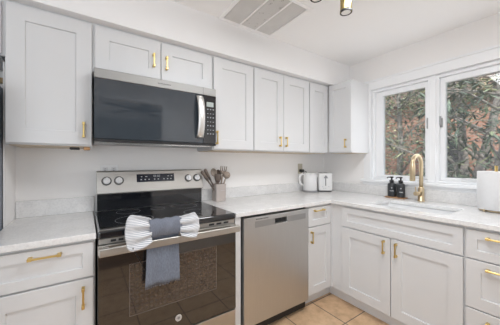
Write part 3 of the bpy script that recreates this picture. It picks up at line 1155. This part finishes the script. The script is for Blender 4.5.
# ------------------------------------------------------------------ dishwasher
root = thing('dishwasher', 'stainless steel dishwasher under the counter', 'dishwasher', (1.18, -0.33, 0))
DX0, DX1 = 0.861, 1.505
b = MB(); b.box(0.851, 1.512, -0.606, -0.03, 0.02, 0.880); b.build('body', M['dark'], root)
# door with a sunk pocket handle, cut from a grid
xs = [DX0, 0.954, 1.145, 1.262, 1.478, DX1]
def dw_mesh():
    t = bmesh.new()
    xs_ = [DX0, 1.140, 1.262, DX1]
    zs_ = [0.100, 0.795, 0.834, 0.868]
    V = {}
    for i, x in enumerate(xs_):
        for j, z in enumerate(zs_):
            V[i, j] = t.verts.new((x, -0.650, z))
    pocket = None
    for i in range(3):
        for j in range(3):
            f = t.faces.new([V[i, j], V[i + 1, j], V[i + 1, j + 1], V[i, j + 1]])
            if (i, j) == (1, 1):
                pocket = f
    out = [e for e in t.edges if len(e.link_faces) == 1]
    r = bmesh.ops.extrude_edge_only(t, edges=out)
    nv = [g for g in r['geom'] if isinstance(g, bmesh.types.BMVert)]
    for v in nv:
        v.co.y = -0.608
    r = bmesh.ops.extrude_face_region(t, geom=[pocket])
    for v in [g for g in r['geom'] if isinstance(g, bmesh.types.BMVert)]:
        v.co.y = -0.628
        v.co.z = 0.815 + (v.co.z - 0.815) * 0.8
    t.faces.remove(pocket) if pocket.is_valid else None
    return t
b = MB(); b.merge(dw_mesh()); dd = b.build('door', M['steel_door'], root)
m_ = dd.modifiers.new('bevel', 'BEVEL'); m_.width = 0.003; m_.segments = 2; m_.limit_method = 'ANGLE'
for (xa, xb) in ((0.954, 1.137), (1.265, 1.470)):
    b = MB(); b.box(xa, xb, -0.6512, -0.6498, 0.792, 0.837, 0.0004, 1); b.build('handle_strip', M['steel_dark'], dd)
b = MB(); b.box(1.142, 1.260, -0.6335, -0.6285, 0.801, 0.829); b.build('pocket_back', M['dark'], dd)
b = MB()
for k in range(10):
    b.box(0.963 + k * 0.0115, 0.971 + k * 0.0115, -0.6506, -0.6498, 0.8475, 0.8545)
b.build('badge_letters', M['mark_dark'], dd)
b = MB(); b.box(0.858, 1.508, -0.572, -0.555, 0.0, 0.095); b.build('kick_plate', M['black'], root)

# ------------------------------------------------------------------ fridge (only its side shows)
root = thing('fridge', 'dark grey fridge at the far left edge beside the counter', 'fridge', (-0.86, -0.36, 0))
b = MB(); b.box(-1.29, -0.416, -0.66, -0.03, 0.03, 1.665, 0.006, 2); b.build('body', M['fridge'], root)
b = MB(); b.box(-1.27, -0.45, -0.62, -0.06, 0.0, 0.03); b.build('plinth', M['black'], root)
for (a, e, hx) in ((-1.29, -0.864, -0.895), (-0.858, -0.416, -0.83)):
    b = MB(); b.box(a, e, -0.735, -0.665, 0.06, 1.66, 0.010, 3); fd = b.build('door', M['fridge'], root)
    b = MB(); b.tube([(hx, -0.736, 0.70), (hx, -0.785, 0.72), (hx, -0.785, 1.40), (hx, -0.736, 1.42)], 0.011, 10); b.build('handle', M['chrome'], fd)
b = MB(); b.box(-0.80, -0.418, -0.035, -0.012, 1.735, 1.765)
tag(b.build('wooden_rail', M['tan']), 'tan wooden rail on the wall above the fridge', 'rail')

# ------------------------------------------------------------------ utensil crock
cx, cy = 0.941, -0.108
root = thing('utensil_crock', 'square taupe ceramic crock full of utensils beside the range', 'crock', (cx, cy, 0.914))
t = bmesh.new()
def sq(h, s, rad=0.012, n_=4):
    pts = []
    for (ax, ay, a0) in ((1, 1, 0), (-1, 1, 90), (-1, -1, 180), (1, -1, 270)):
        for k in range(n_ + 1):
            a = math.radians(a0 + 90 * k / n_)
            pts.append(t.verts.new((cx + ax * (s - rad) + rad * math.cos(a), cy + ay * (s - rad) + rad * math.sin(a), 0.9145 + h)))
    return pts
rings = [sq(0, 0.046), sq(0.004, 0.048), sq(0.150, 0.050), sq(0.152, 0.049), sq(0.152, 0.045), sq(0.012, 0.042)]
n = len(rings[0])
for a, e in zip(rings, rings[1:]):
    for k in range(n):
        t.faces.new([a[k], a[(k + 1) % n], e[(k + 1) % n], e[k]])
t.faces.new(rings[-1]); t.faces.new(list(reversed(rings[0])))
b = MB(); b.merge(t); cr = b.build('crock_body', M['taupe'], root)
b = MB()
for k in range(7):
    b.box(cx - 0.006 + k * 0.006, cx - 0.0025 + k * 0.006, cy - 0.0505, cy - 0.0488, 1.008, 1.011)
b.build('crock_lettering', M['mark'], cr)


def utensil(name, label, foot, tip, head, mat, mat2=None):
    """a handle from foot to just below tip and a head of its own shape"""
    f, t_ = Vector(foot), Vector(tip)
    root = thing(name, label, 'utensil', f, 'utensils in the taupe crock')
    d = (t_ - f).normalized()
    b = MB(); b.tube([f, f + d * ((t_ - f).length * 0.5), t_], [0.0060, 0.0075, 0.0062], 8); b.build('handle', mat, root)
    side = d.cross(Vector((0.53, 0.85, 0))).normalized()       # the head shows its face to the room
    nrm = side.cross(d)
    b = MB()
    if head in ('spoon', 'slotted'):
        g = []
        for i in range(9):
            a = -1 + 2 * i / 8
            w_ = 0.028 * math.sqrt(max(0.02, 1 - a * a))
            g.append([t_ + d * (0.034 + a * 0.038) + side * (w_ * q) + nrm * (0.010 * (1 - q * q) * (1 - a * a)) for q in (-1, -0.5, 0, 0.5, 1)])
        b.sheet(g, 0.004)
    elif head == 'turner':
        g = [[t_ + d * (0.075 * i / 4 - 0.004) + side * (lerp(0.012, 0.030, min(1, i / 1.5)) * q) + nrm * 0.004 * i / 4 for q in (-1, 0, 1)] for i in range(5)]
        b.sheet(g, 0.004)
    elif head == 'fork':
        g = [[t_ + d * (0.030 * i / 3) + side * (0.027 * min(1, 0.4 + i / 3) * q) for q in (-1, 0, 1)] for i in range(4)]
        b.sheet(g, 0.004)
        for q in (-1, -0.34, 0.34, 1):
            b.tube([t_ + d * 0.028 + side * 0.023 * q, t_ + d * 0.074 + side * 0.026 * q + nrm * 0.004], [0.0055, 0.0035], 6)
    elif head == 'ladle':
        c_ = t_ + d * 0.018
        g = []
        for i in range(7):
            r__ = 0.030 * math.sin(i / 6 * PI / 2)
            g.append([c_ + (d * math.cos(a_) + side * math.sin(a_)) * r__ - nrm * 0.026 * math.cos(i / 6 * PI / 2) for a_ in [2 * PI * q / 14 for q in range(15)]])
        b.sheet(g, 0.003)
    elif head == 'whisk':
        for q in range(5):
            a_ = PI * q / 5
            u_ = side * math.cos(a_) + nrm * math.sin(a_)
            b.tube([t_ + d * (0.085 * math.sin(s * PI / 2)) * 1.0 + u_ * 0.024 * math.sin(s * PI) if False else t_ + d * (0.042 - 0.042 * math.cos(s * PI)) + u_ * 0.024 * math.sin(s * PI) for s in [i / 8 for i in range(9)]], 0.0012, 5)
    elif head == 'handle_end':
        b.tube([t_ - d * 0.06, t_ - d * 0.02, t_ + d * 0.035, t_ + d * 0.045], [0.009, 0.0135, 0.0135, 0.007], 10)
    b.build('head', mat2 or mat, root)


def cp_(dx, dy, z):
    return (cx + dx, cy + dy, z)


utensil('wooden_spatula', 'dark wooden spatula leaning far left, lowest of the leaning ones', cp_(0.015, 0.012, 0.932), cp_(-0.150, -0.024, 1.148), 'handle_end', M['wood'])
utensil('wooden_turner', 'dark wooden turner handle leaning left just above the lowest one', cp_(0.022, 0.020, 0.932), cp_(-0.118, -0.006, 1.162), 'handle_end', M['wood'], M['wood'])
utensil('serving_spoon', 'pale wooden spoon near the middle left of the crock', cp_(0.008, -0.012, 0.932), cp_(-0.040, 0.000, 1.135), 'spoon', M['wood_light'])
utensil('turner', 'short dark wooden turner leaning over the front of the crock', cp_(-0.014, 0.0, 0.932), cp_(-0.022, -0.026, 1.085), 'turner', M['wood'])
utensil('ladle', 'pale wooden ladle at the right side of the crock', cp_(-0.012, -0.015, 0.932), cp_(0.064, -0.018, 1.125), 'ladle', M['wood_light'])
utensil('serving_fork', 'tall pale wooden fork rising highest from the crock', cp_(0.0, -0.004, 0.932), cp_(0.036, -0.006, 1.150), 'fork', M['wood_light'])
utensil('slotted_spoon', 'dark-headed spoon upright between the fork and the leaning spatulas', cp_(0.010, 0.015, 0.932), cp_(0.010, 0.030, 1.120), 'slotted', M['wood_light'], M['wood'])

# ------------------------------------------------------------------ kettle and toaster
kx, ky = 2.112, -0.122
root = thing('electric_kettle', 'white electric kettle with open loop handle in the counter corner', 'kettle', (kx, ky, 0.914))
b = MB(); b.lathe((kx, ky, 0.9145), [(0.082, 0), (0.086, 0.004), (0.086, 0.016), (0.080, 0.018)], 36); b.build('base', M['grey_plastic'], root)
b = MB(); b.lathe((kx, ky, 0.9330), [(0.078, 0), (0.081, 0.003), (0.079, 0.10), (0.077, 0.180), (0.074, 0.186)], 40)
kb = b.build('jug', M['kettle'], root)
b = MB(); b.lathe((kx, ky, 1.1192), [(0.072, 0), (0.069, 0.008), (0.060, 0.014), (0.02, 0.016)], 36); b.build('lid', M['kettle'], root)
hd = Vector((-0.83, 0.38, 0)).normalized()
pts = [Vector((kx, ky, z)) + hd * r for (r, z) in ((0.070, 1.112), (0.100, 1.118), (0.122, 1.104), (0.127, 1.062), (0.120, 1.018), (0.098, 0.997), (0.075, 0.994))]
b = MB(); b.tube(pts, [0.011, 0.012, 0.0125, 0.012, 0.0115, 0.011, 0.010], 12); b.build('handle', M['kettle'], root)
sp = -hd
b = MB()
b.tube([Vector((kx, ky, 1.085)) + sp * 0.068, Vector((kx, ky, 1.098)) + sp * 0.082, Vector((kx, ky, 1.110)) + sp * 0.088], [0.020, 0.014, 0.009], 12)
b.build('spout', M['kettle'], root)

tx, ty, ta = 2.310, -0.150, -0.62          # toaster turned to face the room
root = thing('toaster', 'white toaster seen end-on beside the kettle in the corner', 'toaster', (tx, ty, 0.914))
fn = rot_about((tx, ty, 0), ta)
b = MB(); b.box(-0.079, 0.079, -0.105, 0.105, 0.925, 1.130, 0.016, 4, fn); tb = b.build('body', M['white_plastic'], root)
b = MB(); b.box(-0.072, 0.072, -0.098, 0.098, 0.9145, 0.925, 0.002, 1, fn); b.build('base', M['black'], root)
for s in (-0.030, 0.030):
    b = MB(); b.box(s - 0.012, s + 0.012, -0.075, 0.075, 1.1295, 1.1312, fn=fn); b.build('bread_slot', M['dark'], tb)
b = MB(); b.box(-0.004, 0.004, -0.1066, -0.1045, 0.985, 1.105, fn=fn); b.build('lever_slot', M['mark_dark'], tb)
b = MB()
tri = [(-0.024, 1.072), (0.024, 1.072), (0.006, 1.100), (-0.006, 1.100)]
b._add([fn(a, d, z) for d in (-0.1068, -0.122) for (a, z) in tri], [(0, 1, 2, 3), (7, 6, 5, 4), (0, 4, 5, 1), (1, 5, 6, 2), (2, 6, 7, 3), (3, 7, 4, 0)])
b.build('lever', M['grey_plastic'], tb)
for k, (a, z) in enumerate(((-0.035, 0.975), (0.035, 0.975), (-0.022, 0.955), (0.0, 0.955))):
    b = MB(); b.box(a - 0.006, a + 0.006, -0.108, -0.1048, z - 0.005, z + 0.005, 0.001, 1, fn); b.build('button', M['mark'], tb)

# ------------------------------------------------------------------ outlets
root = thing('wall_outlet', 'white wall outlet plate behind the top of the range', 'outlet', (0.10, -0.003, 1.21))
b = MB(); b.box(0.043, 0.158, -0.006, -0.0005, 1.166, 1.240, 0.002, 2); op = b.build('cover_plate', M['outlet'], root)
for x in (0.073, 0.128):
    b = MB(); b.box(x - 0.016, x + 0.016, -0.0075, -0.0058, 1.188, 1.222, 0.0005, 1); s_ = b.build('socket', M['white_plastic'], op)
    b = MB()
    for dz in (-0.006, 0.006):
        b.box(x - 0.006, x + 0.004, -0.0079, -0.0073, 1.205 + dz - 0.001, 1.205 + dz + 0.001)
    b.build('socket_hole', M['dark'], s_)
root = thing('wall_outlet', 'beige wall outlet plate above the kettle', 'outlet', (2.075, -0.003, 1.19))
b = MB(); b.box(2.036, 2.108, -0.006, -0.0005, 1.120, 1.238, 0.002, 2); op = b.build('cover_plate', M['outlet_beige'], root)
for z in (1.155, 1.205):
    b = MB(); b.box(2.056, 2.088, -0.0075, -0.0058, z - 0.016, z + 0.016, 0.0005, 1); b.build('socket', M['outlet_beige'], op)
root = thing('power_plug', 'black plug and cord in the beige outlet above the kettle', 'plug', (2.075, -0.02, 1.16))
b = MB(); b.box(2.052, 2.098, -0.045, -0.0078, 1.140, 1.172, 0.005, 2); b.build('plug', M['black'], root)
b = MB(); b.tube([(2.09, -0.042, 1.155), (2.125, -0.05, 1.145), (2.15, -0.035, 1.05), (2.16, -0.03, 0.935)], 0.004, 8); b.build('cord', M['black'], root)

# under-cabinet fittings at the left
root = thing('under_cabinet_light', 'small dark fixture under the left wall cabinet', 'light', (-0.09, -0.2, 1.345))
b = MB(); b.box(-0.125, -0.075, -0.24, -0.17, 1.338, 1.3518, 0.003, 1); b.build('housing', M['black'], root)
b = MB(); b.box(-0.056, -0.022, -0.30, -0.26, 1.334, 1.3518, 0.003, 1); b.build('copper_clip', M['copper'], root)

# ------------------------------------------------------------------ ceiling vent
root = thing('ceiling_vent', 'large louvred return air grille in the ceiling', 'vent', (1.05, -0.63, ZC))
VX0, VX1, VY0, VY1 = 0.795, 1.312, -0.872, -0.379
z1 = ZC - 0.0004
b = MB()
fw = 0.030
for (xa, xb, ya, yb) in ((VX0, VX1, VY0, VY0 + fw), (VX0, VX1, VY1 - fw, VY1), (VX0, VX0 + fw, VY0 + fw, VY1 - fw), (VX1 - fw, VX1, VY0 + fw, VY1 - fw)):
    b.box(xa, xb, ya, yb, z1 - 0.012, z1, 0.003, 1)
b.build('frame', M['ceiling'], root)
inner0, inner1 = VX0 + fw + 0.004, VX1 - fw - 0.004
third = (inner1 - inner0) / 3
for k in range(3):
    xa, xb = inner0 + k * third, inner0 + (k + 1) * third
    b = MB()
    n_sl = 34
    for j in range(n_sl):
        y = lerp(VY0 + fw + 0.006, VY1 - fw - 0.012, j / (n_sl - 1))
        vs = [(xa + 0.003, y, z1 - 0.002), (xb - 0.003, y, z1 - 0.002), (xb - 0.003, y + 0.008, z1 - 0.010), (xa + 0.003, y + 0.008, z1 - 0.010)]
        vs += [(p[0], p[1] + 0.002, p[2] + 0.001) for p in vs]
        b._add(vs, [(0, 1, 2, 3), (7, 6, 5, 4), (0, 4, 5, 1), (1, 5, 6, 2), (2, 6, 7, 3), (3, 7, 4, 0)])
    b.box(xa + 0.003, xb - 0.003, VY0 + fw + 0.003, VY1 - fw - 0.003, z1 - 0.0015, z1 - 0.0005)
    b.build('louvre_panel', M['vent_dusty'] if k == 1 else M['vent'], root)
for k in (1, 2):
    x = inner0 + k * third
    b = MB(); b.box(x - 0.006, x + 0.006, VY0 + fw, VY1 - fw, z1 - 0.014, z1 - 0.001, 0.002, 1); b.build('crossbar', M['ceiling'], root)

# ------------------------------------------------------------------ brass track light
root = thing('track_light', 'brass ceiling spotlight bar with cylinder heads', 'light', (1.12, -1.18, ZC))
b = MB(); b.box(0.66, 1.40, -1.215, -1.155, ZC - 0.028, ZC - 0.0004, 0.004, 2); b.build('ceiling_bar', M['brass_lamp'], root)
for i, (hx, hy, tilt) in enumerate(((1.238, -1.186, 0.10), (0.995, -1.172, -0.12), (0.762, -1.18, -0.25))):
    top = Vector((hx, hy, ZC - 0.028))
    hd = MB(); hd.lathe((hx, hy, 2.160), [(0.0315, 0), (0.0330, 0.004), (0.0330, 0.150), (0.030, 0.154), (0.008, 0.155), (0.008, 0.186)], 32)
    h_ = hd.build('spot_head', M['brass_lamp'], root)
    b = MB(); b.lathe((hx, hy, 2.152), [(0.0345, 0), (0.0345, 0.011), (0.027, 0.0111), (0.027, 0.0)], 32, cap=False); b.build('black_rim', M['black'], h_)
    b = MB(); b.lathe((hx, hy, 2.153), [(0.0268, 0), (0.0268, 0.006)], 28); b.build('lens', M['lens'], h_)

# no fixture mesh for the overhead fill added above the kitchen
# ceiling fan in the next room, seen mirrored in the microwave door
root = thing('ceiling_fan', 'dark ceiling fan in the next room, mirrored in the microwave door', 'fan', (0.78, -3.35, ZC))
b = MB(); b.lathe((0.78, -3.35, 2.12), [(0.05, 0), (0.09, 0.02), (0.09, 0.10), (0.03, 0.12), (0.02, 0.2525)], 28); b.build('motor', M['fan'], root)
for k in range(5):
    a = 2 * PI * k / 5 + 0.25
    fn = rot_about((0.78, -3.35, 0), a)
    b = MB(); b.box(0.09, 0.66, -0.065, 0.065, 2.165, 2.174, 0.003, 1, fn); b.build('blade', M['fan'], root)

# ------------------------------------------------------------------ garden outside the window
b = MB(); b.box(2.65, 14, -7, 9, -0.45, -0.30)
o = b.build('ground', M['soil']); o['kind'] = 'structure'

root = thing('brick_house', 'red brick house beyond the garden trees', 'house', (9.0, 1.0, -0.30))
b = MB(); b.box(7.2, 9.0, -2.8, 2.6, -0.30, 2.75); b.build('wall', M['brick'], root)
b = MB()
vs = [(6.95, -3.05, 2.75), (9.25, -3.05, 2.75), (8.1, -3.05, 3.75), (6.95, 2.85, 2.75), (9.25, 2.85, 2.75), (8.1, 2.85, 3.75)]
b._add(vs, [(0, 1, 2), (3, 5, 4), (0, 2, 5, 3), (1, 4, 5, 2), (0, 3, 4, 1)])
b.build('roof', M['roof'], root)
b = MB(); b.box(7.16, 7.205, -0.2, 0.6, 0.7, 1.9, 0.01, 1); wf = b.build('window', M['trim'], root)
b = MB(); b.box(7.150, 7.165, -0.14, 0.54, 0.76, 1.84); b.build('window_pane', M['black_glass'], wf)


def leaf(bm, p, d, up, L, W, mi):
    d = d.normalized()
    s = d.cross(up)
    if s.length < 1e-3:
        s = Vector((1, 0, 0))
    s.normalize()
    n_ = s.cross(d)
    a = bm.verts.new(p)
    l = bm.verts.new(p + d * L * 0.45 + s * W - n_ * W * 0.3)
    r = bm.verts.new(p + d * L * 0.45 - s * W - n_ * W * 0.3)
    m_ = bm.verts.new(p + d * L * 0.5 + n_ * W * 0.1)
    e = bm.verts.new(p + d * L - Vector((0, 0, L * 0.12)))
    for f in ((a, l, m_), (a, m_, r), (l, e, m_), (m_, e, r)):
        bm.faces.new(f).material_index = mi


def tree(name, label, base, trunk, branches, n_leaves, L, W, spread, droop, mats, weights, seed):
    """trunk polyline with radii; branches leave it at fractions; whorls of leaves along the branches"""
    rnd = random.Random(seed)
    root = thing(name, label, 'tree', base, 'trees outside the window')
    base = Vector(base)
    tb = MB()
    tp = [base + Vector(p[:3]) for p in trunk]
    tb.tube(tp, [p[3] for p in trunk], 9)
    lines = [tp[1:]]
    for (fi, vec, r0) in branches:
        i = min(int(fi), len(tp) - 2)
        p0 = tp[i].lerp(tp[i + 1], fi - i)
        v = Vector(vec)
        pts = [p0, p0 + v * 0.35 + Vector((0, 0, 0.05)), p0 + v * 0.7 + Vector((rnd.uniform(-.06, .06), rnd.uniform(-.06, .06), 0.06)), p0 + v]
        tb.tube(pts, [r0, r0 * 0.75, r0 * 0.5, r0 * 0.22], 7)
        lines.append(pts)
        for q in range(3):                                 # side twigs
            k = rnd.uniform(0.3, 0.95)
            s0 = pts[1].lerp(pts[3], k)
            tv = Vector((rnd.uniform(-1, 1), rnd.uniform(-1, 1), rnd.uniform(-0.2, 0.9))).normalized() * v.length * 0.45
            tw = [s0, s0 + tv * 0.5, s0 + tv + Vector((0, 0, -0.03))]
            tb.tube(tw, [r0 * 0.4, r0 * 0.25, r0 * 0.1], 5)
            lines.append(tw)
    tb.build('trunk', M['bark'], root)
    lb = MB()
    segs = []
    for ln in lines:
        for a, e in zip(ln, ln[1:]):
            segs.append((a, e, (e - a).length))
    tot = sum(s[2] for s in segs)
    for (a, e, l) in segs:
        n_ = max(2, int(n_leaves * l / tot))
        for _ in range(n_):
            p = a.lerp(e, rnd.random()) + Vector((rnd.gauss(0, spread), rnd.gauss(0, spread), rnd.gauss(0, spread * 0.8)))
            d = Vector((rnd.uniform(-1, 1), rnd.uniform(-1, 1), rnd.uniform(-droop, 1 - droop)))
            k = rnd.random()
            mi = 0 if k < weights[0] else (1 if k < weights[0] + weights[1] else 2)
            leaf(lb.bm, p, d, Vector((0, 0, 1)), L * rnd.uniform(0.7, 1.2), W * rnd.uniform(0.8, 1.2), mi)
    lb.build('foliage', mats, root, recalc=False)
    return root


MATS = [M['leaf_dark'], M['leaf_mid'], M['leaf_light']]
# long-leaved shrub right outside the right casement
tree('long_leaved_shrub', 'long-leaved shrub with grey trunk outside the right casement', (4.25, -1.28, -0.30),
     [(0, 0, 0, .075), (.05, .10, .8, .065), (-.05, .0, 1.35, .06), (-.10, -.12, 1.9, .05), (-.02, -.06, 2.5, .035), (.1, .0, 3.1, .02)],
     [(1.3, (-.5, .75, .75), .035), (1.9, (-.2, -.65, .7), .03), (2.2, (-.3, .65, .65), .026), (2.8, (-.4, .6, .4), .022), (3.2, (-.3, -.6, .4), .02),
      (3.4, (-.5, .45, .3), .02), (2.4, (-.6, .1, .3), .018), (1.6, (-.5, .3, .2), .018), (3.8, (-.4, .7, .1), .018)],
     800, .20, .017, .13, .68, MATS, (.80, .17), 3)
tree('leaning_grey_tree', 'leaning grey-stemmed tree crossing the brick house', (5.1, -0.72, -0.30),
     [(0, 0, 0, .085), (.0, -.12, 1.0, .075), (-.05, -.30, 1.8, .06), (.05, -.42, 2.6, .045), (.1, -.5, 3.5, .02)],
     [(1.2, (-.2, .7, .9), .04), (1.7, (-.2, .6, .55), .03), (2.2, (-.2, .8, .5), .028), (2.6, (.1, -.7, .5), .025), (3.0, (-.3, .6, .5), .02), (1.4, (0, -.6, .8), .03)],
     500, .16, .018, .16, .55, MATS, (.7, .25), 5)
tree('bushy_green_tree', 'bushy green tree filling the left casement', (4.7, 0.05, -0.30),
     [(0, 0, 0, .07), (.03, .05, 1.0, .06), (-.03, -.02, 1.8, .045), (.05, .05, 2.6, .035), (.1, .1, 3.4, .02)],
     [(0.6, (-.5, .3, .5), .025), (0.7, (-.3, -.5, .5), .025), (1.0, (-.5, .35, .55), .026), (1.4, (-.2, -.5, .5), .024), (1.9, (-.4, .5, .6), .022), (2.2, (.3, -.6, .5), .022), (2.6, (-.4, .5, .4), .02), (2.9, (-.3, -.6, .3), .02), (3.3, (.2, .6, .3), .015)],
     2600, .08, .019, .17, .5, MATS, (.45, .40), 8)
tree('yellow_green_tree', 'yellow-green leaved tree at the far left of the left casement', (6.1, 1.25, -0.30),
     [(0, 0, 0, .09), (.05, .0, 1.2, .08), (.0, .1, 2.3, .06), (.1, .0, 3.3, .04), (.1, .1, 4.3, .02)],
     [(1.0, (-.5, .6, .8), .04), (1.3, (-.4, -.7, .7), .035), (1.8, (-.6, .3, .7), .03), (2.2, (.0, -.9, .6), .03), (2.6, (-.4, .7, .6), .028), (3.0, (-.3, -.8, .5), .025), (3.4, (-.3, .6, .4), .02)],
     2600, .09, .023, .24, .5, MATS, (.25, .35), 12)
tree('dark_garden_tree', 'dark leafy tree overhanging the top of the right casement', (6.0, -0.55, -0.30),
     [(0, 0, 0, .09), (.05, .05, 1.4, .08), (.0, .1, 2.6, .06), (.1, .0, 3.6, .04)],
     [(1.8, (-.8, .5, .5), .035), (1.9, (-.5, -.8, .5), .035), (2.2, (-.9, -.2, .4), .03), (2.4, (-.3, .9, .3), .03), (2.7, (-.8, -.7, .2), .025)],
     1300, .14, .022, .24, .6, MATS, (.6, .3), 21)
